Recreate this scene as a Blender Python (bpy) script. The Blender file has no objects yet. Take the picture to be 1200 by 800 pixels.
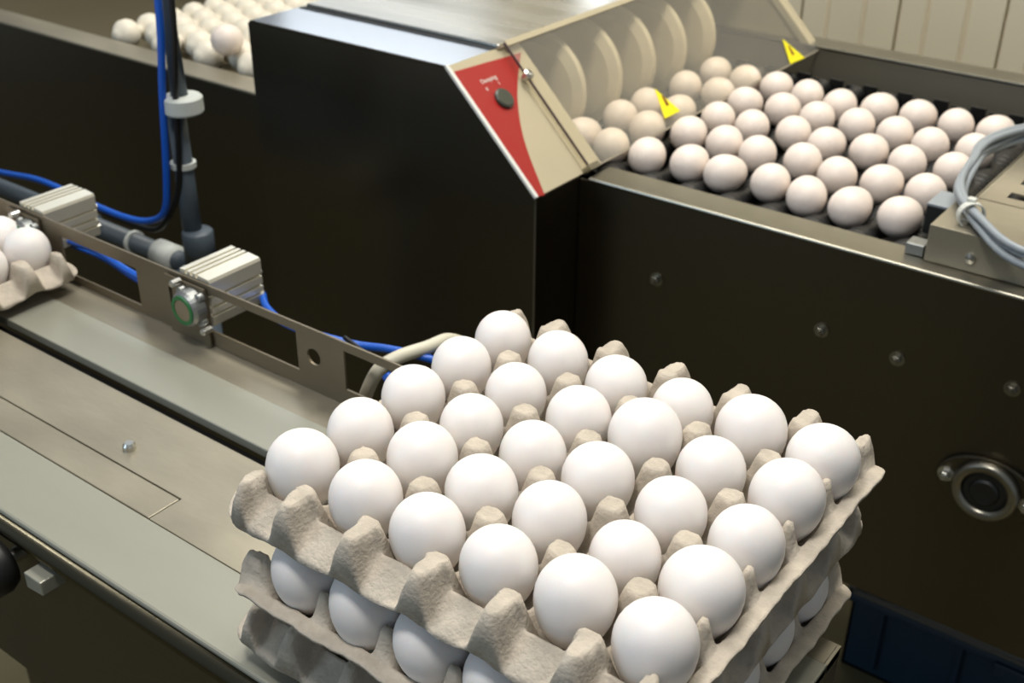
import bpy, bmesh, math, random
from mathutils import Vector, Matrix, noise
random.seed(7)
C = bpy.context.scene.collection
SC = bpy.context.scene
# ------------------------------------------------------------------ camera
CAM_Z, YAW, PITCH, ROLL = 0.5358, 2.21463, 0.51670, 0.00640
fw = Vector((math.cos(YAW)*math.cos(PITCH), math.sin(YAW)*math.cos(PITCH), -math.sin(PITCH)))
rt = Vector((math.sin(YAW), -math.cos(YAW), 0)); up = rt.cross(fw)
rt2 = math.cos(ROLL)*rt + math.sin(ROLL)*up; up2 = -math.sin(ROLL)*rt + math.cos(ROLL)*up
cd = bpy.data.cameras.new('camera'); cam = bpy.data.objects.new('camera', cd); C.objects.link(cam)
cam.matrix_world = Matrix(((rt2.x, up2.x, -fw.x, 0), (rt2.y, up2.y, -fw.y, 0), (rt2.z, up2.z, -fw.z, CAM_Z), (0, 0, 0, 1)))
cd.lens = 41.82; cd.sensor_width = 36; cd.clip_start = 0.01
cd.dof.use_dof = True; cd.dof.focus_distance = 0.66; cd.dof.aperture_fstop = 14
SC.camera = cam
# ------------------------------------------------------------------ light
w = bpy.data.worlds.new('world'); SC.world = w; w.use_nodes = True
w.node_tree.nodes['Background'].inputs[0].default_value = (0.80, 0.90, 1.0, 1)
w.node_tree.nodes['Background'].inputs[1].default_value = 0.24
def area(name, loc, target, sx, sy, power, col):
    l = bpy.data.lights.new(name, 'AREA'); l.shape = 'RECTANGLE'; l.size = sx; l.size_y = sy; l.energy = power; l.color = col
    o = bpy.data.objects.new(name, l); C.objects.link(o); o.location = loc
    o.rotation_euler = (Vector(target)-Vector(loc)).to_track_quat('-Z', 'Y').to_euler(); return o
area('key_light', (-0.42, 0.10, 1.55), (-0.36, 0.50, 0.05), 0.34, 0.26, 14.5, (1.0, 0.965, 0.92))
area('ceiling_light', (-0.7, 1.5, 2.3), (-0.7, 1.5, 0), 1.8, 0.7, 60, (1.0, 0.96, 0.88))
area('window_light', (-2.2, -1.9, 0.9), (-0.5, 0.4, 0.0), 1.2, 1.2, 17, (0.60, 0.80, 1.0))
SC.view_settings.view_transform = 'Standard'; SC.view_settings.look = 'None'
SC.view_settings.exposure = 0.0; SC.view_settings.gamma = 1.0; SC.view_settings.use_curve_mapping = False
# ------------------------------------------------------------------ helpers
def lin(c): return tuple((x/255/12.92 if x/255 <= .04045 else ((x/255+.055)/1.055)**2.4) for x in c)
def mat(name, rgb, rough=.5, metal=0., bump=0., bscale=200., var=0., vscale=20., stretch=(1, 1, 1), rvar=0., sss=0., alpha=None, spec=None, var2=None):
    m = bpy.data.materials.new(name); m.use_nodes = True; nt = m.node_tree; N = nt.nodes; L = nt.links
    b = N['Principled BSDF']; c = lin(rgb); b.inputs['Base Color'].default_value = (*c, 1)
    b.inputs['Roughness'].default_value = rough; b.inputs['Metallic'].default_value = metal
    if spec is not None: b.inputs['Specular IOR Level'].default_value = spec
    tc = N.new('ShaderNodeTexCoord'); mp = N.new('ShaderNodeMapping'); mp.inputs['Scale'].default_value = stretch
    L.new(tc.outputs['Object'], mp.inputs[0])
    if var or rvar:
        n = N.new('ShaderNodeTexNoise'); n.inputs['Scale'].default_value = vscale; n.inputs['Detail'].default_value = 5
        L.new(mp.outputs[0], n.inputs['Vector'])
        if var:
            r = N.new('ShaderNodeMix'); r.data_type = 'RGBA'
            r.inputs[6].default_value = (*[x*(1-var) for x in c], 1)
            r.inputs[7].default_value = (*(lin(var2) if var2 else [min(1, x*(1+var)) for x in c]), 1)
            s = N.new('ShaderNodeMapRange'); s.inputs[1].default_value = .3; s.inputs[2].default_value = .7
            L.new(n.outputs['Fac'], s.inputs[0]); L.new(s.outputs[0], r.inputs[0]); L.new(r.outputs[2], b.inputs['Base Color'])
        if rvar:
            s = N.new('ShaderNodeMapRange'); s.inputs[1].default_value = .3; s.inputs[2].default_value = .7
            s.inputs[3].default_value = rough-rvar; s.inputs[4].default_value = rough+rvar
            L.new(n.outputs['Fac'], s.inputs[0]); L.new(s.outputs[0], b.inputs['Roughness'])
    if bump:
        n = N.new('ShaderNodeTexNoise'); n.inputs['Scale'].default_value = bscale; n.inputs['Detail'].default_value = 4
        L.new(mp.outputs[0], n.inputs['Vector'])
        bp = N.new('ShaderNodeBump'); bp.inputs['Strength'].default_value = bump; bp.inputs['Distance'].default_value = .001
        L.new(n.outputs['Fac'], bp.inputs['Height']); L.new(bp.outputs[0], b.inputs['Normal'])
    if sss:
        b.inputs['Subsurface Weight'].default_value = sss; b.inputs['Subsurface Radius'].default_value = (1.0, .45, .3); b.inputs['Subsurface Scale'].default_value = .006
    return m
M = {}
M['egg'] = mat('egg_shell', (230, 225, 221), .42, bump=.06, bscale=900, sss=.25, var=.02, vscale=60, spec=.35)
M['egg_m'] = mat('egg_shell_cream', (236, 222, 210), .40, bump=.06, bscale=900, var=.05, vscale=50, spec=.35)
M['pulp'] = mat('moulded_pulp', (184, 174, 159), .95, bump=.8, bscale=420, var=.13, vscale=90, spec=.15)
M['steel'] = mat('brushed_steel', (150, 146, 134), .34, 1., bump=.12, bscale=260, stretch=(.06, 1, 1), var=.08, vscale=14, rvar=.05)
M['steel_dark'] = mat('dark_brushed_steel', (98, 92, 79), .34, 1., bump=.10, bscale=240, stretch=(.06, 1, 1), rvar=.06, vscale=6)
M['steel_stain'] = mat('stained_steel', (164, 156, 137), .42, .60, bump=.15, bscale=180, stretch=(.5, 1, 1), var=.24, vscale=8, rvar=.10)
M['strip'] = mat('pale_wear_strip', (156, 155, 141), .36, .30, var=.05, vscale=9, stretch=(.2, 1, 1), rvar=.05)
M['steel_roll'] = mat('rolled_steel', (92, 88, 74), .30, 1., bump=.1, bscale=300)
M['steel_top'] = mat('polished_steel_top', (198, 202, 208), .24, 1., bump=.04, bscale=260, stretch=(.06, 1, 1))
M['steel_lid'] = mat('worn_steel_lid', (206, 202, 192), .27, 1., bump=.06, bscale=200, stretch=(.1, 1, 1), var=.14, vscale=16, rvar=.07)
M['steel_soft'] = mat('dull_steel', (138, 132, 116), .45, .5, bump=.1, bscale=260, stretch=(.06, 1, 1), var=.08, vscale=10)
M['steel_rail'] = mat('rail_steel', (122, 112, 94), .42, .70, bump=.12, bscale=220, stretch=(.4, 1, 1), var=.14, vscale=9)
M['steel_bright'] = mat('bright_steel', (205, 204, 198), .28, 1., bump=.05, bscale=300)
M['alu'] = mat('extruded_aluminium', (226, 221, 204), .34, .6, bump=.08, bscale=400)
M['castalu'] = mat('cast_aluminium', (150, 152, 150), .45, .9, bump=.2, bscale=500)
M['bronze'] = mat('bronze_plug', (140, 126, 104), .45, .5)
M['green'] = mat('green_ring', (22, 104, 50), .45)
M['beige'] = mat('beige_paint', (184, 173, 144), .5, var=.03, vscale=12)
M['red'] = mat('red_label', (160, 28, 25), .45)
M['white'] = mat('white_print', (226, 222, 212), .5)
M['white_edge'] = mat('white_edge', (222, 222, 216), .4)
M['black'] = mat('black_rubber', (14, 14, 14), .45)
M['blackp'] = mat('black_plastic', (20, 20, 19), .45)
M['yellow'] = mat('yellow_label', (246, 232, 20), .5)
M['blue'] = mat('blue_hose', (20, 86, 188), .35)
M['cable'] = mat('grey_cable', (146, 153, 158), .42)
M['tie'] = mat('pale_tie', (205, 205, 196), .5)
M['pvc'] = mat('grey_pvc', (72, 82, 90), .45)
M['pvcl'] = mat('pale_pvc', (186, 190, 184), .5)
M['cream'] = mat('cream_disc', (214, 202, 172), .6, var=.03, vscale=30)
M['creamhose'] = mat('cream_tube', (205, 200, 180), .5)
M['roller_w'] = mat('cream_roller', (226, 218, 200), .5, var=.06, vscale=30)
M['crate'] = mat('blue_crate', (24, 48, 66), .5)
M['floor'] = mat('concrete_floor', (114, 105, 76), .7, bump=.3, bscale=60, var=.2, vscale=5)
M['wall'] = mat('wall_panel', (222, 212, 186), .6, var=.03, vscale=3)
M['olive'] = mat('olive_panel', (92, 84, 62), .6, var=.06, vscale=4)
def clear():
    m = bpy.data.materials.new('clear_plastic'); m.use_nodes = True; nt = m.node_tree; N = nt.nodes; L = nt.links
    b = N['Principled BSDF']; b.inputs['Base Color'].default_value = (.93, .90, .80, 1); b.inputs['Roughness'].default_value = .12
    t = N.new('ShaderNodeBsdfTransparent'); t.inputs[0].default_value = (.98, .97, .94, 1)
    mx = N.new('ShaderNodeMixShader'); mx.inputs[0].default_value = .08
    L.new(t.outputs[0], mx.inputs[1]); L.new(b.outputs[0], mx.inputs[2]); L.new(mx.outputs[0], N['Material Output'].inputs[0]); return m
M['clear'] = clear()

def link(name, me, m, parent=None, smooth=False):
    o = bpy.data.objects.new(name, me); C.objects.link(o)
    if m is not None and len(me.materials) == 0: me.materials.append(m)
    if smooth:
        for p in me.polygons: p.use_smooth = True
    if parent: o.parent = parent
    return o
def obj(name, bm, m, parent=None, smooth=False, bevel=0, seg=2, solid=0, off=0):
    bmesh.ops.recalc_face_normals(bm, faces=bm.faces)
    me = bpy.data.meshes.new(name); bm.to_mesh(me); bm.free()
    o = link(name, me, m, parent, smooth)
    if solid:
        s = o.modifiers.new('solid', 'SOLIDIFY'); s.thickness = solid; s.offset = off
    if bevel:
        b = o.modifiers.new('bevel', 'BEVEL'); b.width = bevel; b.segments = seg; b.limit_method = 'ANGLE'
    return o
def tag(o, label, cat, group=None):
    o['label'] = label; o['category'] = cat
    if group: o['group'] = group
    return o
def empty(name, loc, label, cat, group=None):
    o = bpy.data.objects.new(name, None); C.objects.link(o); o.location = loc; o.empty_display_size = .02
    tag(o, label, cat, group); return o
def rel(o, root):   # geometry authored in world coordinates, parented to a root standing elsewhere
    o.matrix_parent_inverse = Matrix.Translation(-root.location); return o
def box(bm, x0, x1, y0, y1, z0, z1):
    v = [bm.verts.new(p) for p in [(x0, y0, z0), (x1, y0, z0), (x1, y1, z0), (x0, y1, z0), (x0, y0, z1), (x1, y0, z1), (x1, y1, z1), (x0, y1, z1)]]
    for f in ((0, 3, 2, 1), (4, 5, 6, 7), (0, 1, 5, 4), (1, 2, 6, 5), (2, 3, 7, 6), (3, 0, 4, 7)): bm.faces.new([v[i] for i in f])
    return bm
def boxes(*a):
    bm = bmesh.new()
    for b in a: box(bm, *b)
    return bm
def prism(pts, d, bm=None):   # closed polygon of 3-D points pushed along d
    bm = bm or bmesh.new(); d = Vector(d)
    a = [bm.verts.new(p) for p in pts]; b = [bm.verts.new(Vector(p)+d) for p in pts]; n = len(pts)
    bm.faces.new(a); bm.faces.new(b[::-1])
    for i in range(n): bm.faces.new((a[i], b[i], b[(i+1) % n], a[(i+1) % n]))
    return bm
def frame(ax):
    ax = Vector(ax).normalized(); t = Vector((0, 0, 1)) if abs(ax.z) < .9 else Vector((1, 0, 0))
    u = ax.cross(t).normalized(); return u, ax.cross(u), ax
def lathe(prof, org, ax, n=32, bm=None):  # prof: (r, h) along ax
    bm = bm or bmesh.new(); u, v, a = frame(ax); org = Vector(org); rings = []
    for r, h in prof:
        if r < 1e-6: rings.append([bm.verts.new(org+a*h)])
        else: rings.append([bm.verts.new(org+a*h+(u*math.cos(2*math.pi*k/n)+v*math.sin(2*math.pi*k/n))*r) for k in range(n)])
    for A, B in zip(rings, rings[1:]):
        for k in range(n):
            k2 = (k+1) % n
            if len(A) == 1 and len(B) == 1: continue
            if len(A) == 1: bm.faces.new((A[0], B[k], B[k2]))
            elif len(B) == 1: bm.faces.new((A[k], B[0], A[k2]))
            else: bm.faces.new((A[k], B[k], B[k2], A[k2]))
    return bm
def catmull(P, n=8, closed=False):
    P = [Vector(p) for p in P]; out = []; L = len(P)
    rng = range(L) if closed else range(L-1)
    for i in rng:
        g = (lambda k: P[k % L]) if closed else (lambda k: P[max(0, min(L-1, k))])
        a, b, c, d = g(i-1), g(i), g(i+1), g(i+2)
        for k in range(n):
            t = k/n; out.append(.5*((2*b)+(c-a)*t+(2*a-5*b+4*c-d)*t*t+(3*b-a-3*c+d)*t**3))
    if not closed: out.append(P[-1])
    return out
def tube(P, r, n=10, closed=False, sm=8, bm=None):
    bm = bm or bmesh.new(); Q = catmull(P, sm, closed) if len(P) > 2 else [Vector(p) for p in P]; rings = []; L = len(Q)
    prev = None
    for i, q in enumerate(Q):
        if closed: t = Q[(i+1) % L]-Q[i-1]
        else: t = Q[min(L-1, i+1)]-Q[max(0, i-1)]
        t.normalize()
        if prev is None: u = frame(t)[0]
        else: u = (prev-t*prev.dot(t)).normalized()
        prev = u; v = t.cross(u)
        rings.append([bm.verts.new(q+(u*math.cos(2*math.pi*k/n)+v*math.sin(2*math.pi*k/n))*r) for k in range(n)])
    for i in range(L if closed else L-1):
        A, B = rings[i], rings[(i+1) % L]
        for k in range(n): bm.faces.new((A[k], A[(k+1) % n], B[(k+1) % n], B[k]))
    if not closed: bm.faces.new(rings[0][::-1]); bm.faces.new(rings[-1])
    return bm
def holed(x0, x1, y0, y1, holes, f, rounds=()):   # flat sheet in 2-D with rectangular and round cut-outs; f maps to 3-D
    bm = bmesh.new(); xs = {x0, x1}; ys = {y0, y1}
    for a, b, c, d in holes: xs |= {a, b}; ys |= {c, d}
    for cx, cy, r in rounds: xs |= {cx-r*1.3, cx+r*1.3}; ys |= {cy-r*1.3, cy+r*1.3}
    xs = sorted(x for x in xs if x0 <= x <= x1); ys = sorted(y for y in ys if y0 <= y <= y1)
    for i in range(len(xs)-1):
        for j in range(len(ys)-1):
            mx, my = (xs[i]+xs[i+1])/2, (ys[j]+ys[j+1])/2
            if any(a < mx < b and c < my < d for a, b, c, d in holes): continue
            if any(abs(mx-cx) < r*1.3 and abs(my-cy) < r*1.3 for cx, cy, r in rounds): continue
            bm.faces.new([bm.verts.new(f(*p)) for p in ((xs[i], ys[j]), (xs[i+1], ys[j]), (xs[i+1], ys[j+1]), (xs[i], ys[j+1]))])
    for cx, cy, r in rounds:
        n = 24; R = r*1.3; inn = []; out = []
        for k in range(n):
            a = 2*math.pi*(k+.5)/n-math.pi/4*0; c, s = math.cos(a), math.sin(a); q = R/max(abs(c), abs(s))
            inn.append((cx+r*c, cy+r*s)); out.append((cx+q*c, cy+q*s))
        for k in range(n):
            k2 = (k+1) % n; A, B = out[k], out[k2]; pts = [inn[k], A]
            if abs(abs(A[0]-cx)-R) > 1e-9 or abs(abs(B[0]-cx)-R) > 1e-9:
                if abs(abs(A[1]-cy)-R) > 1e-9 or abs(abs(B[1]-cy)-R) > 1e-9:
                    pts.append((cx+math.copysign(R, A[0]-cx), cy+math.copysign(R, A[1]-cy)))
            pts += [B, inn[k2]]
            bm.faces.new([bm.verts.new(f(*p)) for p in pts])
    bmesh.ops.remove_doubles(bm, verts=bm.verts, dist=1e-5)
    return bm
def hexbolt(c, ax, r=.006, h=.005, washer=True):
    c = Vector(c); a = Vector(ax).normalized(); bm = bmesh.new()
    if washer: lathe([(0, 0), (r*1.55, 0), (r*1.55, .0014), (0, .0014)], c, a, 20, bm)
    lathe([(0, .0014), (r, .0014), (r, .0014+h*.8), (r*.85, .0014+h), (0, .0014+h)], c, a, 6, bm)
    lathe([(0, h), (r*.5, h), (r*.5, h+.004), (0, h+.004)], c, a, 12, bm)
    return bm
# ------------------------------------------------------------------ setting
FL = -0.85
o = obj('floor', boxes((-5, 3.5, -2.5, 2.35, FL-.05, FL)), M['floor']); o['kind'] = 'structure'
wall = bpy.data.objects.new('wall_back', None); C.objects.link(wall); wall.location = (0, 2.35, FL); wall['kind'] = 'structure'
bk = rel(obj('backing', boxes((-5, 3.5, 2.33, 2.36, FL, 2.4)), M['wall'], wall), wall)
pm = None
for k in range(34):
    x = -4.0+k*.2
    if pm is None:
        prof = [(0.003, 0), (.003, -.018), (.05, -.018), (.055, -.012), (.06, -.018), (.125, -.018), (.13, -.012), (.135, -.018), (.197, -.018), (.197, 0)]
        p = obj('wall_panel', prism([(a, b, 0) for a, b in prof], (0, 0, 3.2)), M['wall'], wall); pm = p.data
    else: p = link('wall_panel', pm, None, wall)
    p.location = (x, -.02, 0.0)

def window(name, x0, x1, z0, z1, strength):
    r = bpy.data.objects.new(name, None); C.objects.link(r); r.location = (x0, 2.31, z0); r['kind'] = 'structure'
    m = bpy.data.materials.new('daylight_pane'); m.use_nodes = True; b = m.node_tree.nodes['Principled BSDF']
    b.inputs['Emission Color'].default_value = (.86, .93, 1, 1); b.inputs['Emission Strength'].default_value = strength
    rel(obj('window_pane', boxes((x0, x1, 2.300, 2.306, z0, z1)), m, r), r)
    f = .04; rel(obj('window_frame', boxes((x0-f, x1+f, 2.285, 2.312, z0-f, z0), (x0-f, x1+f, 2.285, 2.312, z1, z1+f), (x0-f, x0, 2.285, 2.312, z0, z1), (x1, x1+f, 2.285, 2.312, z0, z1), ((x0+x1)/2-.02, (x0+x1)/2+.02, 2.285, 2.312, z0, z1)), M['white'], r, bevel=.003), r)
window('window_1', -3.9, -1.80, .575, 2.1, 1.5)
window('lid_reflection_pane', -1.53, -1.32, .34, .53, 2.6)  # added glowing pane out of view, sized to reflect a bright spot in the lid

# ------------------------------------------------------------------ eggs
def egg_mesh(name, L=.057, D=.0445, m='egg'):
    bm = bmesh.new(); n = 22; prof = []
    for i in range(n+1):
        t = math.pi*i/n; z = -math.cos(t)*L/2; r = D/2*math.sin(t)*(1+.13*math.cos(t)*-1*-1*(-1))
        prof.append((max(r, 0), z))     # blunt end up
    lathe(prof, (0, 0, 0), (0, 0, 1), 32, bm)
    bmesh.ops.recalc_face_normals(bm, faces=bm.faces)
    me = bpy.data.meshes.new(name); bm.to_mesh(me); bm.free(); me.materials.append(M[m])
    for p in me.polygons: p.use_smooth = True
    return me
EGG = [egg_mesh('egg_mesh', .0530, .0432), egg_mesh('egg_mesh', .0515, .0440), egg_mesh('egg_mesh', .0560, .0445)]
EGGM = [egg_mesh('egg_mesh_cream', .0540, .0440, 'egg_m'), egg_mesh('egg_mesh_cream', .0525, .0450, 'egg_m')]
def egg(me, loc, rot, label, group):
    o = link('egg', me, None); o.location = loc; o.rotation_euler = rot; tag(o, label, 'egg', group); return o
P = .047
TX, TY = -.3144, .4708     # centre of the stack
EZ = .133                  # height of the egg centres in the topmost tray

# ------------------------------------------------------------------ moulded pulp trays (6 cups along local x, 5 along local y)
def tray_mesh(seed):
    hx, hy = 3*P+.0045, 2.5*P+.0195; st = .0016
    nx, ny = int(2*hx/st)+1, int(2*hy/st)+1; bm = bmesh.new(); V = []
    for j in range(ny+1):
        row = []
        for i in range(nx+1):
            x = -hx+2*hx*i/nx; y = -hy+2*hy*j/ny
            u = x/P; v = y/P
            cu = max(-2.5, min(2.5, round(u-.5)+.5)); cv = max(-2, min(2, round(v)))
            r2 = (x-cu*P)**2+(y-cv*P)**2
            bowl = -.0355+39*r2
            if r2 < .007**2: bowl = -.0345
            bowl = max(bowl, -.0345)
            bowl = min(bowl, -.006)
            # posts
            pu = max(-3, min(3, round(u))); pv = max(-2.5, min(2.5, round(v-.5)+.5))
            edge = abs(pu) == 3
            px = pu*P if not edge else math.copysign(3*P-.0115, pu)
            dx, dy = x-px, y-pv*P
            outy = abs(y)-2.5*P
            if abs(pv) == 2.5 and outy > 0: dy *= .42; dx *= 1.15
            if edge: dx *= 1.5; dy *= 1.1
            ang = math.atan2(dy, dx)
            d = math.hypot(dx, dy)*(1+.05*math.cos(4*ang))
            top = .0072 if not edge else .0045
            top += .0012*noise.noise(Vector((pu*3.1+seed, pv*2.7, seed)))
            rim = .0070 if not edge else .0036
            if abs(pv) == 2.5 and outy > 0: rim = .0064
            t = min(.030, max(0, d-rim))
            cone = top-(3.6*t-48*t*t) if not (abs(pv) == 2.5 and outy > 0) else top-3.4*t
            if t == 0: cone += .0005*noise.noise(Vector((x*300, y*300, seed)))
            z = max(bowl, cone)
            k = .004; q = max(k-abs(bowl-cone), 0)/k; z += q*q*k*.25      # smooth blend
            if outy > 0:         # wavy skirt leaning outward
                wave = .5+.5*math.cos(2*math.pi*(u))   # 1 at posts
                sk = -.0065-outy*(.72+.10*wave)
                z = max(sk, cone)
                q = max(.005-abs(sk-cone), 0)/.005; z += q*q*.005*.25
                lip = -.0205+.0020*wave+.0042*noise.noise(Vector((x*24, y, seed)))+.001*noise.noise(Vector((x*90, y, seed)))
                if outy > .0150: z = max(z, lip) if outy < .0180 else lip-(outy-.0180)*.8
            ox = abs(x)-(3*P-.0052)
            if ox > 0:
                z = -.0135+(.0008*noise.noise(Vector((y*70, seed, 2)))) if ox < .0200 else 0
                if outy > .004: z -= (outy-.004)*.35
            z += .0005*noise.noise(Vector((x*110, y*110, seed)))+.0003*noise.noise(Vector((x*300, y*300, seed+5)))
            xo = x+.0012*noise.noise(Vector((x*50, y*50, seed+9))); yo = y+.0012*noise.noise(Vector((x*50, y*50, seed+19)))
            aa = abs(xo)-(hx-.014); bb = abs(yo)-(hy-.014)
            if aa > 0 and bb > 0 and math.hypot(aa, bb) > .014:
                q = .014/math.hypot(aa, bb); xo = math.copysign(hx-.014+aa*q, xo); yo = math.copysign(hy-.014+bb*q, yo)
            if ox > .003: xo += .0012*noise.noise(Vector((y*90, 3, seed)))
            row.append(bm.verts.new((xo, yo, z)))
        V.append(row)
    for j in range(ny):
        for i in range(nx): bm.faces.new((V[j][i], V[j][i+1], V[j+1][i+1], V[j+1][i]))
    me = bpy.data.meshes.new('egg_tray'); bm.to_mesh(me); bm.free(); me.materials.append(M['pulp'])
    for p in me.polygons: p.use_smooth = True
    return me
def tray(me, loc, rz, label, group=None):
    o = link('egg_tray', me, None); o.location = loc; o.rotation_euler = (0, 0, rz); tag(o, label, 'egg tray', group)
    s = o.modifiers.new('solid', 'SOLIDIFY'); s.thickness = .0021; s.offset = -1; return o
TM = [tray_mesh(1.3), tray_mesh(5.7)]
tray(TM[0], (TX, TY, EZ), 0, 'grey moulded pulp egg tray at the top of the stack, filled with white eggs', 'stacked pulp egg trays')
tray(TM[1], (TX-.001, TY, EZ-.049), math.pi/2, 'grey moulded pulp egg tray in the middle of the stack, turned a quarter', 'stacked pulp egg trays')
tray(TM[0], (TX-.006, TY-.001, EZ-.0965), math.pi, 'grey moulded pulp egg tray at the bottom of the stack, on the conveyor table', 'stacked pulp egg trays')
ROWN = ['front', 'second', 'middle', 'fourth', 'back']
ORD = ['first', 'second', 'third', 'fourth', 'fifth', 'sixth']
OBS = [[(352,545),(430,583),(500,622),(585,660),(676,703),(769,757)],[(421,502),(498,535),(563,577),(642,608),(734,650),(820,688)],
 [(485,461),(553,499),(624,537),(700,561),(785,605),(873,637)],[(542,427),(603,461),(673,497),(758,513),(832,550),(921,583)],
 [(591,391),(653,420),(719,452),(801,478),(881,505),(965,541)]]
WID = [[86, 87, 90, 93, 99, 103], [78, 84, 86, 88, 85, 102], [75, 75, 79, 86, 85, 90], [70, 72, 77, 87, 82, 89], [65, 71, 73, 73, 84, 86]]   # apparent widths
LAB = {(0, 0): 'white egg in the left corner cup of the top tray', (5, 0): 'white egg in the nearest corner cup of the top tray, lowest in view',
       (0, 4): 'white egg in the far corner cup of the top tray, highest in view', (5, 4): 'white egg in the right corner cup of the top tray'}
for j in range(5):
    for i in range(6):
        lab = LAB.get((i, j), 'white egg on the top tray, %s row from the front, %s from the left end' % (ORD[j], ORD[i]))
        z = EZ-.0028+random.uniform(-.0010, .0012)+(.002 if (i, j) in ((3, 3), (4, 0)) else 0)
        d = (OBS[j][i][0]-600)/1394.02*rt2-(OBS[j][i][1]-400)/1394.02*up2+fw; d = d*((.1335-CAM_Z)/d.z)
        ex = max(-.0022, min(.0022, .5*(d.x-(TX+(i-2.5)*P)))); ey = max(-.0022, min(.0022, .5*(d.y-(TY+(j-2)*P))))
        dep = (Vector((TX+(i-2.5)*P, TY+(j-2)*P, EZ))-Vector((0, 0, CAM_Z))).dot(fw); me = EGG[(i*3+j*5+i*j) % 3]
        sc = max(.87, min(1.07, WID[j][i]*dep/1394.02/(.0432, .0440, .0445)[EGG.index(me)])); z -= (1-sc)*.018
        o = egg(me, (TX+(i-2.5)*P+ex, TY+(j-2)*P+ey, z),
            (random.uniform(-.07, .07), random.uniform(-.07, .07), random.uniform(0, 6)), lab, 'white eggs in the top tray')
        o.scale = (sc, sc, sc)
for i in range(5):
    egg(EGG[(i*2) % 3], (TX-.001+(i-2)*P, TY-2.5*P, EZ-.051), (random.uniform(-.05, .05), random.uniform(-.05, .05), i),
        'white egg in shade on the middle tray, %s from the left along its front edge' % ORD[i], 'white eggs in the middle tray')
for j in range(1, 6):
    egg(EGG[j % 3], (TX-.001+2*P, TY+(j-2.5)*P, EZ-.051), (.03, -.03, j),
        'white egg on the middle tray, %s from the front along its right edge' % ORD[j], 'white eggs in the middle tray')
for i in range(6):
    egg(EGG[i % 3], (TX-.006+(i-2.5)*P, TY-.001-2*P, EZ-.0985), (0, .02, i),
        'white egg on the bottom tray, %s from the left along its front edge' % ORD[i], 'white eggs in the bottom tray')
for j in range(1, 5):
    egg(EGG[j % 3], (TX-.006+2.5*P, TY-.001+(j-2)*P, EZ-.0985), (0, .02, j),
        'white egg on the bottom tray, %s from the front along its right edge' % ORD[j], 'white eggs in the bottom tray')
# tray arriving at the left edge of the view
LX, LY, LZ = -1.098, .436, .0360
tray(TM[1], (LX, LY, LZ), math.pi/2, 'pulp tray of eggs lying on the conveyor table, cut off by the left edge')
for i in range(3):
    for j in range(6):
        egg(EGG[(i+j) % 3], (LX+(2-i)*P, LY+(2.5-j)*P, LZ), (random.uniform(-.06, .06), random.uniform(-.06, .06), i),
            'egg in the left-edge tray, %s column from right, %s counting from the rail' % (ORD[i], ORD[j]), 'eggs in the tray at the left edge')
# ------------------------------------------------------------------ conveyor table with rail
XL, XR = -2.2, -.168
T = empty('conveyor_table', (-1.0, .45, FL), 'long stainless steel conveyor table carrying the stack of egg trays', 'table')
def part(name, bm, m, root, **k): return rel(obj(name, bm, m, root, **k), root)
part('side_strip', boxes((XL, XR, .3295, .3885, -.008, 0)), M['strip'], T, bevel=.002)
part('middle_plate', boxes((XL, XR, .4185, .4835, -.008, -.0006), (-.618, XR, .389, .4185, -.008, -.0006)), M['steel_stain'], T)
part('insert_plate', boxes((XL, -.6195, .3895, .4172, -.008, -.0008)), M['steel_stain'], T, bevel=.0004)
part('slot_bed', boxes((XL, XR, .4835, .4985, -.03, -.012)), M['black'], T)
part('inner_strip', boxes((XL, XR, .4985, .550, -.008, .0005)), M['strip'], T, bevel=.001)
part('rail_foot', boxes((XL, -.27, .551, .589, -.008, -.001), (-.268, XR, .551, .572, -.008, -.0008)), M['steel_stain'], T)
part('screw', lathe([(0, 0), (.0052, 0), (.0052, .0035), (.0035, .0055), (0, .0055)], (-.702, .436, -.0006), (0, 0, 1), 16), M['steel_bright'], T)
part('screw', lathe([(0, 0), (.004, 0), (.004, .001), (0, .0016)], (-.602, .520, .0005), (0, 0, 1), 16), M['steel_bright'], T)
# rolled front edge
pr = [(.3295, -.0035), (.327, -.0045), (.3235, -.0065), (.3215, -.0105), (.322, -.0155), (.325, -.019), (.331, -.0205), (.345, -.0205), (.345, -.0085), (.3295, -.0085)]
part('edge_roll', prism([(XL, a, b) for a, b in pr], (XR-XL, 0, 0)), M['steel_roll'], T, smooth=True)
part('side_panel', boxes((XL, XR-.002, .332, .336, -.178, -.0205)), M['steel_dark'], T)
part('side_panel', boxes((XL, XR-.002, .566, .570, -.178, -.009)), M['steel_dark'], T)
part('end_plate', boxes((XR-.003, XR, .3225, .572, -.120, -.0005)), M['steel'], T, bevel=.0012)
for lx in (-.30, -1.2, -2.1):
    for ly in (.345, .545): part('leg', boxes((lx-.02, lx+.02, ly, ly+.035, FL, -.15)), M['steel_dark'], T)
RY = .585
wins = [(-1.33, -1.10, .013, .050), (-.993, -.876, .008, .047), (-.778, -.664, .015, .053), (-.609, -.53, .016, .053), (-.47, -.36, .016, .053)]
part('rail', holed(XL, -.30, 0, .061, wins, lambda a, b: (a, RY, b), rounds=[(-.6445, .0345, .0078), (-1.70, .0345, .0078)]), M['steel_rail'], T, solid=.002)
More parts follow.
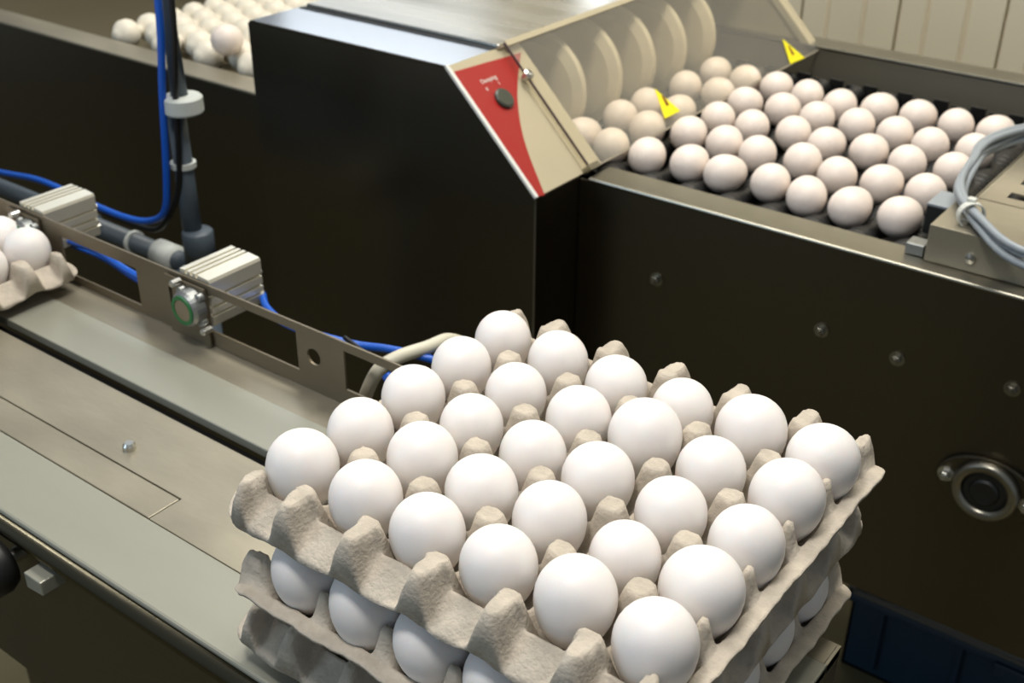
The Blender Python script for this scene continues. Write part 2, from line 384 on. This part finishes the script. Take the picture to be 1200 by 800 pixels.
for k, cxp in enumerate((-.789, -1.036)):
    part('bracket_plate', holed(cxp-.040, cxp+.014, -.001, .0575, [(cxp-.036, cxp-.031, .022, .046)], lambda a, b: (a, RY-.0035, b)), M['steel_rail'], T, solid=.0018)
    cy = part('pneumatic_cylinder', bmesh.new(), M['alu'], T)
    # extruded ribbed body
    cx, cz, hw, hh = cxp-.007, .041, .0215, .024
    prof = []
    def side(a, b, n, depth):
        a = Vector(a); b = Vector(b); t = (b-a).normalized(); nrm = Vector((-t.y, t.x)); L = (b-a).length
        prof.append(a)
        for s in n:
            q = a+t*L*s; g = .0014
            prof.extend([q-t*g, q-t*g+nrm*depth, q+t*g+nrm*depth, q+t*g])
    r = .004
    side((cx-hw+r, cz+hh), (cx+hw-r, cz+hh), (.22, .42, .62), -.0035)
    prof.append(Vector((cx+hw-r*.3, cz+hh-r*.3)))
    side((cx+hw, cz+hh-r), (cx+hw, cz-hh+r), (.35, .6, .8), -.0035)
    prof.append(Vector((cx+hw-r*.3, cz-hh+r*.3)))
    side((cx+hw-r, cz-hh), (cx-hw+r, cz-hh), (.5,), -.0035)
    prof.append(Vector((cx-hw+r*.3, cz-hh+r*.3)))
    side((cx-hw, cz-hh+r), (cx-hw, cz+hh-r), (.5,), -.0035)
    bm = prism([(a.x, .5875, a.y) for a in prof], (0, .060, 0)); bmesh.ops.recalc_face_normals(bm, faces=bm.faces)
    me = bpy.data.meshes.new('pneumatic_cylinder'); bm.to_mesh(me); bm.free(); me.materials.append(M['alu']); cy.data = me
    def sub(name, bm, m, **kk):
        q = obj(name, bm, m, cy, **kk); return q
    cc = (cx+.006, RY-.0045, .038)
    g = bmesh.new()
    lathe([(0, 0), (.0172, 0), (.0172, .010), (.0150, .0135), (0, .0135)], cc, (0, -1, 0), 28, g)
    for a in range(4):
        an = math.pi/4+a*math.pi/2; px, pz = cc[0]+.0168*math.cos(an), cc[2]+.0168*math.sin(an)
        lathe([(0, 0), (.0045, 0), (.0045, .006), (0, .006)], (px, cc[1], pz), (0, -1, 0), 14, g)
    sub('end_cap', g, M['castalu'], bevel=.0006)
    sub('seal_ring', lathe([(.0105, 0), (.0138, 0), (.0138, .0012), (.0105, .0012), (.0105, 0)], (cc[0], cc[1]-.0135, cc[2]), (0, -1, 0), 32), M['green'])
    sub('plug', lathe([(0, 0), (.0104, 0), (.0104, .0006), (0, .0010)], (cc[0], cc[1]-.0135, cc[2]), (0, -1, 0), 32), M['bronze'])
    for sx, sz in ((-.017, .019), (.018, -.018)):
        sub('bolt', lathe([(0, 0), (.0034, 0), (.0034, .009), (.0026, .010), (0, .010)], (cc[0]+sx, cc[1], cc[2]+sz), (0, -1, 0), 12), M['steel_bright'])
    for sx, sz in ((.015, .006), (-.014, -.016), (.015, -.016)):
        sub('rear_bolt', lathe([(0, 0), (.003, 0), (.003, .004), (0, .004)], (cx+sx, .6475, cz+sz), (0, 1, 0), 12), M['steel_bright'])
# clamping knob and tab by the front edge
K = empty('clamp_knob', (-.700, .332, -.034), 'black clamping knob with bright rim on the table side, at the left edge', 'knob')
part('grip', lathe([(0, 0), (.019, 0), (.022, .006), (.022, .018), (.018, .024), (0, .026)], (-.700, .318, -.034), (0, -1, 0), 24), M['blackp'], K, smooth=True)
part('shaft', lathe([(0, 0), (.006, 0), (.006, .014), (0, .014)], (-.700, .332, -.034), (0, -1, 0), 16), M['steel_bright'], K)
tag(obj('steel_tab', prism([(-.664, .332, -.022), (-.644, .332, -.022), (-.644, .332, -.034), (-.664, .332, -.036)], (0, -.020, 0)), M['strip'], bevel=.001),
    'small pale steel tab sticking out below the table edge, lower left', 'tab')
# ------------------------------------------------------------------ hoses
def hose(name, pts, r, m, label, cat='hose', group=None): return tag(obj(name, tube(pts, r), m, smooth=True), label, cat, group)
hose('air_hose', [(-1.30, .618, .020), (-1.05, .612, .022), (-.97, .606, .030), (-.92, .604, .024), (-.876, .606, .020), (-.84, .62, .015), (-.80, .652, .020)], .0034, M['blue'], 'blue air hose seen through the rail window beside the left tray', group='blue air hoses')
hose('air_hose', [(-1.28, .622, .008), (-1.05, .622, .010), (-.97, .614, .017), (-.92, .612, .011), (-.87, .614, .006), (-.82, .64, .008)], .0026, M['blue'], 'thinner lower blue air hose seen through the leftmost rail window', group='blue air hoses')
hose('air_hose', [(-.782, .652, .022), (-.755, .632, .026), (-.72, .617, .030), (-.69, .612, .033), (-.66, .612, .036), (-.635, .625, .031), (-.609, .636, .031), (-.586, .645, .029), (-.56, .66, .018), (-.52, .69, -.03)], .0036, M['blue'], 'blue air hose running right from the nearer cylinder behind the rail', group='blue air hoses')
hose('air_hose', [(-.625, .602, .052), (-.60, .598, .049), (-.575, .597, .045), (-.555, .597, .041)], .0020, M['black'], 'thin black lead behind the rail, beside the tray stack', cat='cable')
hose('hose_fitting', [(-.572, .5935, .040), (-.5655, .5935, .034)], .0042, M['blue'], 'short blue push fitting at the rail window beside the tray stack', cat='fitting')
hose('cream_tube', [(-.630, .612, -.04), (-.603, .612, .018), (-.592, .626, .032), (-.582, .655, .033), (-.580, .685, .028), (-.582, .715, .0), (-.59, .73, -.05), (-.60, .74, -.16)], .0060, M['creamhose'], 'cream tube rising behind the rail beside the leftmost back eggs', cat='tube')
# drain pipe
D = empty('drain_pipe', (-1.064, .80, FL), 'upright grey plastic pipe with white collar, standing behind the rail', 'pipe')
part('upper_pipe', lathe([(0, 0), (.0098, 0), (.0058, .13), (.0055, .75), (0, .75)], (-1.063, .80, .116), (0, 0, 1), 24), M['pvc'], D, smooth=True)
part('collar', lathe([(0, 0), (.021, 0), (.022, .002), (.022, .017), (.020, .019), (0, .019)], (-1.058, .80, .102), (0, 0, 1), 28), M['pvcl'], D)
part('lower_pipe', lathe([(0, 0), (.0118, 0), (.0105, .185), (0, .185)], (-1.073, .80, -.085), (0, 0, 1), 24), M['pvc'], D, smooth=True)
part('ring', lathe([(.0105, 0), (.0148, 0), (.0148, .006), (.0105, .006)], (-1.073, .80, .034), (0, 0, 1), 28), M['pvcl'], D)
g = lathe([(0, 0), (.0185, 0), (.0185, .040), (.0165, .042), (0, .042)], (-1.064, .80, -.085), (0, 0, 1), 24)
tube([(-1.064, .80, -.08), (-1.068, .80, -.105), (-1.085, .80, -.115), (-1.105, .80, -.116)], .017, 16, bm=g)
part('elbow', g, M['pvc'], D, smooth=True)
part('side_pipe', lathe([(0, 0), (.012, 0), (.012, .75), (0, .75)], (-1.10, .80, -.095), (-1, 0, 0), 20), M['pvc'], D, smooth=True)
part('coupling', lathe([(0, 0), (.017, 0), (.017, .035), (0, .035)], (-1.11, .80, -.095), (-1, 0, 0), 20), M['pvcl'], D, smooth=True)
part('coupling', lathe([(0, 0), (.017, 0), (.017, .05), (0, .05)], (-1.28, .80, -.095), (-1, 0, 0), 20), M['pvc'], D, smooth=True)
part('stand_pipe', lathe([(0, 0), (.0135, 0), (.0135, .75), (0, .75)], (-1.064, .80, FL), (0, 0, 1), 20), M['pvc'], D, smooth=True)
part('cable_tie', lathe([(.0122, 0), (.0150, 0), (.0150, .005), (.0122, .005)], (-1.19, .80, -.095), (-1, 0, 0), 20), M['pvcl'], D)
HP = [(-1.075, .782, .80), (-1.077, .782, .40), (-1.077, .78, .222), (-1.093, .78, .115), (-1.108, .78, .01), (-1.122, .78, -.035), (-1.155, .78, -.056), (-1.20, .78, -.064), (-1.267, .78, -.064), (-1.376, .78, -.059), (-1.478, .78, -.071), (-1.72, .78, -.10)]
hose('air_hose', [(x*.975, y, CAM_Z-(CAM_Z-z)*.975) for x, y, z in HP], .0042, M['blue'], 'long blue hose hanging down beside the grey pipe and looping left')
HB2 = [(x+(.0125 if k < 5 else .004), y+.008, z-(.012 if k > 5 else 0)) for k, (x, y, z) in enumerate(HP[:9])]
hose('power_cable', [(x*.975, y, CAM_Z-(CAM_Z-z)*.975) for x, y, z in HB2], .0034, M['black'], 'black cable hanging between the blue hose and the grey pipe', cat='cable')
# ------------------------------------------------------------------ egg grading machine
WY, HY, RZ = 1.066, .981, .030      # trough wall, hood front, rim height
TZ = .153; HL = -1.145; HT = -.829; HB = -.705
G = empty('egg_grading_machine', (-.4, 1.3, FL), 'large stainless steel egg washing machine with hood and roller trough full of eggs', 'machine')
BOT = -.372
XE = .55
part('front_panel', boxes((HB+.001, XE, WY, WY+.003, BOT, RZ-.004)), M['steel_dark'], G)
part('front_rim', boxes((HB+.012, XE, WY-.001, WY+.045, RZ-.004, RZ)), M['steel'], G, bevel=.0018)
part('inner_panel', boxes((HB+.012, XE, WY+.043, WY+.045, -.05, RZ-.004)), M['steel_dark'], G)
part('rear_panel', boxes((HL, XE, 1.690, 1.693, BOT, .040)), M['steel_soft'], G)
part('rear_rim', boxes((HL, XE, 1.688, 1.735, .038, .043)), M['steel'], G, bevel=.0015)
part('trough_bed', boxes((HL, XE, WY+.046, 1.689, -.045, -.040)), M['black'], G)
part('under_panel', boxes((HL, XE, WY+.004, 1.689, BOT, BOT+.004)), M['black'], G)
for lx in (-1.1, .45):
    for ly in (1.09, 1.53): part('leg', boxes((lx-.025, lx+.025, ly, ly+.04, FL, BOT)), M['steel_dark'], G)
# hood
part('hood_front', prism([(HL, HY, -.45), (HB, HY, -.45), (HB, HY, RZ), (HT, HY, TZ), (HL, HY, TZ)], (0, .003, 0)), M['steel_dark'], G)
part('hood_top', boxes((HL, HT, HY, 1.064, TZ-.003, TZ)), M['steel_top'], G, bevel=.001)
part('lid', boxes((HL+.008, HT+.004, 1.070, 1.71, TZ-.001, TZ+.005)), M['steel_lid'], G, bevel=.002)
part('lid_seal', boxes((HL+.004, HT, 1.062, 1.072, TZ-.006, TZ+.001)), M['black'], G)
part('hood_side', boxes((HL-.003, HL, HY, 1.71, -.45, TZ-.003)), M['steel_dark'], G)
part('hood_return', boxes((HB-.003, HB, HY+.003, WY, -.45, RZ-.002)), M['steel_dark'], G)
sl = Vector((HB-HT, 0, RZ-TZ)); SN = Vector((-sl.z, 0, sl.x)).normalized(); SLN = sl.length; SD = sl.normalized()
def sp(y, t, n=0): return Vector((HT, y, TZ))+SD*t+SN*n      # point on the sloping end face
part('end_panel', prism([sp(HY, 0), sp(HY, SLN), sp(1.112, SLN), sp(1.112, 0)], -SN*.002), M['beige'], G)
part('edge_trim', prism([sp(HY-.001, -.001, .0012), sp(HY-.001, SLN, .0012), sp(HY+.004, SLN, .0012), sp(HY+.004, -.001, .0012)], -SN*.003), M['white_edge'], G)
part('inner_partition', boxes((-.952, -.948, HY+.004, 1.689, -.04, TZ-.004)), M['beige'], G)
part('far_end_panel', prism([(HL, 1.705, RZ), (HB, 1.705, RZ), (HT, 1.705, TZ), (HL, 1.705, TZ)], (0, .003, 0)), M['beige'], G)
part('far_bar', prism([sp(1.690, -.002, .004), sp(1.690, SLN, .004), sp(1.712, SLN, .004), sp(1.712, -.002, .004)], -SN*.010), M['beige'], G)
part('corner_trim', boxes((HB-.0012, HB+.0008, HY-.0008, HY+.0008, -.45, RZ)), M['steel'], G)
# control label on the slope
def onslope(u, v, n=0.0):
    d = (u-600)/1394.02*rt2 - (v-400)/1394.02*up2 + fw; o = Vector((0, 0, CAM_Z)); q = sp(HY, 0, n); t = (q-o).dot(SN)/d.dot(SN); return o+d*t
STK = [(-.0965, .0075)]
def curve_pts():
    a = onslope(538, 82); b = onslope(610, 62); c = onslope(606, 112); d = onslope(614, 165); e = onslope(638, 229); f = onslope(629, 231)
    ta = (a-sp(HY, 0)).dot(SD)
    return [sp(HY+.0042, ta), b]+catmull([b, c, d, e], 8)[1:]+[sp(HY+.0042, SLN-.0005)]
cp = [p+SN*.0008 for p in curve_pts()]
lb = part('control_label', prism(cp, -SN*.0007), M['red'], G)
kc = onslope(590, 116, .001)
part('control_button', lathe([(0, 0), (.0125, 0), (.0125, .003), (.0105, .0045), (0, .0045)], kc, SN, 28), mat('button_grey', (62, 66, 56), .35), G)
def text(s, loc, size, m, name):
    cu = bpy.data.curves.new(name, 'FONT'); cu.body = s; cu.size = size; cu.extrude = .0002; cu.align_x = 'CENTER'
    o = bpy.data.objects.new(name, cu); C.objects.link(o); cu.materials.append(m)
    xa = Vector((0, 1, 0)); ya = -SD; m3 = Matrix((xa, ya, SN)).transposed().to_4x4(); m3.translation = loc
    o.matrix_world = m3; dg = bpy.context.evaluated_depsgraph_get(); me = bpy.data.meshes.new_from_object(o.evaluated_get(dg))
    bpy.data.objects.remove(o); q = link(name, me, m); q.matrix_world = m3; q.parent = lb
    q.matrix_parent_inverse = lb.matrix_world.inverted() @ Matrix.Translation((0, 0, 0)); return q
def text_on(s, loc, size):
    cu = bpy.data.curves.new('lettering', 'FONT'); cu.body = s; cu.size = size; cu.extrude = .0002; cu.align_x = 'CENTER'
    o = bpy.data.objects.new('tmp', cu); C.objects.link(o); bpy.context.view_layer.update()
    me = bpy.data.meshes.new_from_object(o.evaluated_get(bpy.context.evaluated_depsgraph_get())); bpy.data.objects.remove(o)
    m3 = Matrix((Vector((0, 1, 0)), -SD, SN)).transposed().to_4x4(); m3.translation = loc; me.transform(m3)
    me.materials.clear(); me.materials.append(M['white']); return me
for s, uv, sz in (('Dumping', (574, 95), .0075), ('0', (572, 106), .006), ('1', (586, 99), .006)):
    q = link('lettering', text_on(s, onslope(*uv, .0010), sz), None, lb)
# clear cover over the trough
cA, cB, cC = (-.012, .006), None, None
CY0, CY1 = 1.078, 1.694
cv = part('clear_cover', prism([sp(CY0, .006, .010), sp(CY0, SLN+.002, .010), sp(CY1, SLN+.002, .010), sp(CY1, .006, .010)], -SN*.002), M['clear'], G)
part('cover_edge', prism([sp(CY0-.0015, .000, .0102), sp(CY0-.0015, SLN+.002, .0102), sp(CY0+.0003, SLN+.002, .0102), sp(CY0+.0003, .000, .0102)], -SN*.0025), mat('dark_edge', (70, 52, 56), .4), G)
part('cover_hem', prism([sp(CY0+.001, SLN+.000, .0106), sp(CY0+.001, SLN+.0022, .0106), sp(CY1, SLN+.0022, .0106), sp(CY1, SLN+.000, .0106)], -SN*.0022), mat('cover_edge_grey', (150, 140, 122), .4), G)
part('cover_top_hem', prism([sp(CY0+.001, -.002, .0098), sp(CY0+.001, .005, .0098), sp(CY1, .005, .0098), sp(CY1, -.002, .0098)], -SN*.003), M['beige'], G)
part('cover_screw', lathe([(0, -.008), (.0045, -.008), (.0045, 0), (.0065, 0), (.0065, .002), (.003, .004), (.0028, .0025), (0, .0025)], onslope(619, 87, .011), SN, 20), M['steel_bright'], G)
part('cover_foot', prism([sp(CY0-.004, SLN-.004, .012), sp(CY0+.016, SLN-.004, .012), sp(CY0+.016, SLN+.003, .012), sp(CY0-.004, SLN+.003, .012)], -SN*.014), M['steel'], G)
def warn(uvs, ex):
    root = part('warning_label', prism([onslope(*p, .0114) for p in uvs], SN*.0006), M['yellow'], G)
    if ex:
        a = [onslope(*p, .0121) for p in ex]
        q = obj('warning_mark', prism(a, SN*.0004), mat('mark_brown', (120, 50, 20), .5), root)
    return root
warn([(767, 104), (797, 130), (779, 139)], [(775, 112), (778, 113), (784, 123), (781, 124)])
warn([(917, 46), (943, 68), (926, 75)], [(923, 53), (925, 54), (931, 64), (928, 64)])
# cream discs on a shaft
part('disc_shaft', lathe([(0, 0), (.012, 0), (.012, .56), (0, .66)], (-.868, 1.015, .066), (0, 1, 0), 20), M['steel'], G)
for k in range(6):
    part('disc', lathe([(0, 0), (.060, 0), (.072, .006), (.074, .012), (.070, .018), (.060, .012), (.013, .012), (0, .012)], (-.868, 1.115+.0835*k, .066), (0, 1, 0), 40), M['cream'], G)
# rollers
prof = []; y = 0
Y0 = 1.118
lanes = 5
prof = [(0, -.004), (.0175, -.004)]
for k in range(220):
    yy = k*(1.612-Y0)/219; ph = (Y0+yy-1.175)/.0835
    c = .5+.5*math.cos(2*math.pi*ph); r = .0185-.0075*c
    if (k % 4) == 0: r -= .0012
    prof.append((r, yy))
prof.append((0, prof[-1][1]))
rm = None
for k in range(15):
    x = -.803+.0508*k
    if rm is None:
        o = obj('roller', lathe(prof, (0, 0, 0), (0, 1, 0), 20), M['blackp'], G, smooth=True); rm = o.data
    else: o = link('roller', rm, None, G)
    o.location = (x+.4, Y0-1.3, .0055-FL)
for s, yy in ((0, 1.115), (1, 1.616)):
    part('chain', boxes(*[(-.82+.0254*k, -.80+.0254*k, yy-.003, yy+.002, -.012, .018+.004*(k % 2)) for k in range(40)]), M['blackp'], G)
for u in ((-.595, -.069), (-.395, -.067), (-.312, -.072), (-.199, -.065), (.0, -.067)):
    part('bolt', hexbolt((u[0], WY, u[1]), (0, -1, 0), .0052, .006), M['steel'], G)
# flanged bearing
bc = (-.199, WY, -.181)
be = part('bearing_flange', bmesh.new(), M['castalu'], G); fl = []
for k in range(40):
    a = 2*math.pi*k/40; c, s = math.cos(a), math.sin(a); rr = 1/math.sqrt((c/.052)**2+(s/.035)**2); rr = max(rr, .0)
    fl.append((bc[0]+rr*c, WY, bc[2]+rr*s*.98))
bm = prism(fl, (0, -.006, 0)); bmesh.ops.recalc_face_normals(bm, faces=bm.faces); me = bpy.data.meshes.new('bearing_flange'); bm.to_mesh(me); bm.free(); me.materials.append(M['steel_dark']); be.data = me
bv = be.modifiers.new('bevel', 'BEVEL'); bv.width = .002; bv.segments = 2
obj('bearing_ring', lathe([(.023, .006), (.033, .006), (.034, .010), (.032, .015), (.028, .017), (.0255, .015), (.023, .015), (.023, .006)], bc, (0, -1, 0), 48), M['steel'], be, smooth=True)
obj('bearing_ring', lathe([(.015, .006), (.0225, .006), (.0225, .011), (.020, .012), (.015, .012), (.015, .006)], bc, (0, -1, 0), 40), M['blackp'], be)
obj('bearing_core', lathe([(0, .006), (.0145, .006), (.0145, .013), (.012, .015), (0, .014)], bc, (0, -1, 0), 32), M['blackp'], be)
for sx in (-.041, .041): obj('bolt', hexbolt((bc[0]+sx, WY-.006, bc[2]-sx*.05), (0, -1, 0), .0055, .007), M['steel_bright'], be)

# eggs riding on the rollers
MY = [1.174, 1.258, 1.338, 1.421, 1.504]
DX = [[-.777,-.731,-.677,-.623,-.576,-.520,-.474,-.422,-.367],[-.776,-.726,-.674,-.622,-.576,-.521,-.470,-.418,-.373],
 [-.777,-.730,-.673,-.626,-.572,-.521,-.471,-.423,-.370],[-.771,-.720,-.671,-.621,-.572,-.520,-.470,-.423,-.374],[-.770,-.717,-.669,-.623,-.569,-.524,-.471,-.422,-.375]]
DY = [[1.180,1.170,1.168,1.178,1.174,1.181,1.170,1.171,1.178],[1.266,1.251,1.265,1.262,1.254,1.264,1.246,1.254,1.258],[1.331,1.332,1.338,1.337,1.347,1.334,1.343,1.334,1.344],
 [1.429,1.430,1.413,1.422,1.417,1.424,1.423,1.410,1.422],[1.515,1.506,1.504,1.497,1.485,1.502,1.505,1.501,1.506]]
for j in range(5):
    for i in range(9):
        xr = -.7776+.0508*i
        o = egg(EGGM[(i*2+j) % 2], (.5*xr+.5*DX[j][i], DY[j][i], .0300), (math.pi/2+random.uniform(-.15, .15), random.uniform(0, .5), random.uniform(-.45, .45)),
                'egg on the rollers, %s from the hood in the %s row from front rim' % ((ORD+['seventh', 'eighth', 'ninth'])[i], ORD[j]), 'eggs on the machine rollers')
# ------------------------------------------------------------------ sensor bracket and cable coil at the right
B = empty('sensor_bracket', (-.15, 1.13, RZ), 'dull steel channel bracket with slotted plate above the rollers, at the right edge', 'bracket')
part('channel', boxes((-.312, .30, 1.088, 1.090, .0305, .0685), (-.312, .30, 1.088, 1.168, .0665, .0685), (-.312, .30, 1.166, 1.168, .0505, .0685)), M['steel_stain'], B, bevel=.001)
part('bolt', lathe([(0, 0), (.005, 0), (.005, .003), (0, .004)], (-.268, 1.088, .045), (0, -1, 0), 16), M['steel_bright'], B)
part('bolt', lathe([(0, 0), (.004, 0), (.004, .006), (0, .006)], (-.285, 1.105, .0685), (0, 0, 1), 6), M['steel_bright'], B)
part('slotted_plate', holed(-.300, .25, 1.185, 1.385, [(-.275+.0*0, -.215, 1.205, 1.222), (-.275, -.215, 1.250, 1.267), (-.275, -.215, 1.295, 1.312), (-.19, -.13, 1.205, 1.222), (-.19, -.13, 1.250, 1.267), (-.19, -.13, 1.295, 1.312)],
     lambda a, b: (a, b, .066)), M['steel_stain'], B, solid=.002)
part('slotted_plate_flange', boxes((-.300, .25, 1.168, 1.187, .0650, .0670), (-.301, -.299, 1.187, 1.385, .0540, .0670)), M['steel_stain'], B)
for q in ((-.243, 1.236), (-.243, 1.281), (-.16, 1.236), (-.205, 1.21)): part('rivet', lathe([(0, 0), (.0035, 0), (.0025, .002), (0, .0026)], (*q, .067), (0, 0, 1), 14), M['steel_bright'], B)
part('sensor_block', boxes((-.336, -.3135, 1.148, 1.190, .031, .062)), M['blackp'], B, bevel=.001)
part('sensor_cap', boxes((-.336, -.3135, 1.148, 1.190, .0622, .0642)), M['cable'], B)
part('stop_block', boxes((-.333, -.3145, 1.092, 1.112, .0305, .042)), M['castalu'], B, bevel=.001)
ring0 = [(-.322, 1.225), (-.312, 1.160), (-.268, 1.090), (-.205, 1.035), (-.10, 1.06), (-.05, 1.20), (-.10, 1.34), (-.20, 1.415), (-.29, 1.37), (-.325, 1.29)]
CC = empty('cable_coil', (-.19, 1.22, .07), 'coil of pale grey cables tied with plastic ties, at the right edge', 'cable')
for k in range(7):
    s = 1-.022*(k % 4)+random.uniform(-.01, .01); zz = .0735+.0085*(k//4)+.002*(k % 2)
    pts = [((x+.19)*s-.19+random.uniform(-.004, .004), (y-1.22)*s+1.22+random.uniform(-.004, .004), zz+.012*math.sin(i*.9+k)*.3+(.012 if i in (0, 9, 8) else 0)) for i, (x, y) in enumerate(ring0)]
    part('cable', tube(pts, .0036, 8, closed=True, sm=7), M['cable'], CC, smooth=True)
for (x, y, z, ax) in ((-.284, 1.112, .078, (.62, -.78, 0)), (-.298, 1.345, .092, (.55, .8, 0))):
    part('cable_tie', lathe([(.0118, 0), (.0132, 0), (.0132, .008), (.0118, .008), (.0118, 0)], (x, y, z+.001), ax, 20), M['tie'], CC)
    part('tie_head', boxes((x-.004, x+.004, y-.004, y+.004, z+.011, z+.017)), M['tie'], CC, bevel=.001)
# ------------------------------------------------------------------ accumulator conveyor at upper left
A = empty('infeed_conveyor', (-1.7, 1.3, FL), 'dark steel conveyor trough with cream plastic rollers, behind the grey pipe', 'conveyor')
part('side_panel', boxes((-3.2, HL-.02, 1.044, 1.047, -.60, .026)), M['steel_dark'], A)
part('side_rim', boxes((-3.2, HL-.02, 1.043, 1.090, .026, .030)), M['steel_stain'], A, bevel=.0015)
part('bed', boxes((-3.2, HL-.02, 1.09, 1.70, -.02, -.012)), M['olive'], A)
part('rear_panel', boxes((-3.2, HL-.02, 1.70, 1.705, -.60, .05)), M['olive'], A)
part('guard_panel', boxes((-3.2, -1.62, 1.46, 1.465, -.01, .42)), M['olive'], A)
for lx in (-3.1, -1.3): part('leg', boxes((lx-.02, lx+.02, 1.10, 1.14, FL, -.02)), M['steel_dark'], A)
prof = [(0, 0)]
for k in range(180):
    yy = k*.585/179; ph = (yy/.045) % 1; prof.append((.008+.0145*max(0, 1-(abs(ph-.5)/.46)**2.6), yy))
prof.append((0, .585)); rm2 = None
for k in range(9):
    x = -1.596+.048*k
    if rm2 is None:
        o = obj('roller', lathe(prof, (0, 0, 0), (0, 1, 0), 18), M['roller_w'], A, smooth=True); rm2 = o.data
    else: o = link('roller', rm2, None, A)
    o.location = (x+1.7, 1.096-1.3+(.026 if k % 2 else 0), .032-FL)
egg(EGGM[0], (-1.350, 1.113, .066), (math.pi/2, .2, .4), 'single egg lying on the cream rollers, left of the hood', 'egg on the cream rollers')
# ------------------------------------------------------------------ crate below the machine
X0, X1, Y0c, Y1c, Z0, Z1 = -.432, .17, 1.432, 1.83, FL, FL+.15
K = empty('plastic_crate', (-.13, 1.63, FL), 'dark blue plastic crate on the floor under the machine, lower right', 'crate')
part('crate_body', boxes((X0+.012, X1-.012, Y0c+.012, Y0c+.016, Z0, Z1), (X0+.012, X1-.012, Y1c-.016, Y1c-.012, Z0, Z1), (X0+.012, X0+.016, Y0c+.012, Y1c-.012, Z0, Z1), (X1-.016, X1-.012, Y0c+.012, Y1c-.012, Z0, Z1), (X0+.012, X1-.012, Y0c+.012, Y1c-.012, Z0, Z0+.005)), M['crate'], K)
part('crate_rim', boxes((X0, X1, Y0c, Y0c+.014, Z1-.014, Z1), (X0, X1, Y1c-.014, Y1c, Z1-.014, Z1), (X0, X0+.014, Y0c, Y1c, Z1-.014, Z1), (X1-.014, X1, Y0c, Y1c, Z1-.014, Z1)), M['crate'], K, bevel=.003)
for k in range(5): part('rib', boxes((X0+.06+k*.12, X0+.066+k*.12, Y0c+.002, Y0c+.012, Z0+.02, Z1-.014)), M['crate'], K)
part('handle_lip', boxes((-.20, -.06, Y0c-.006, Y0c+.002, Z1-.035, Z1-.006)), M['crate'], K, bevel=.003)
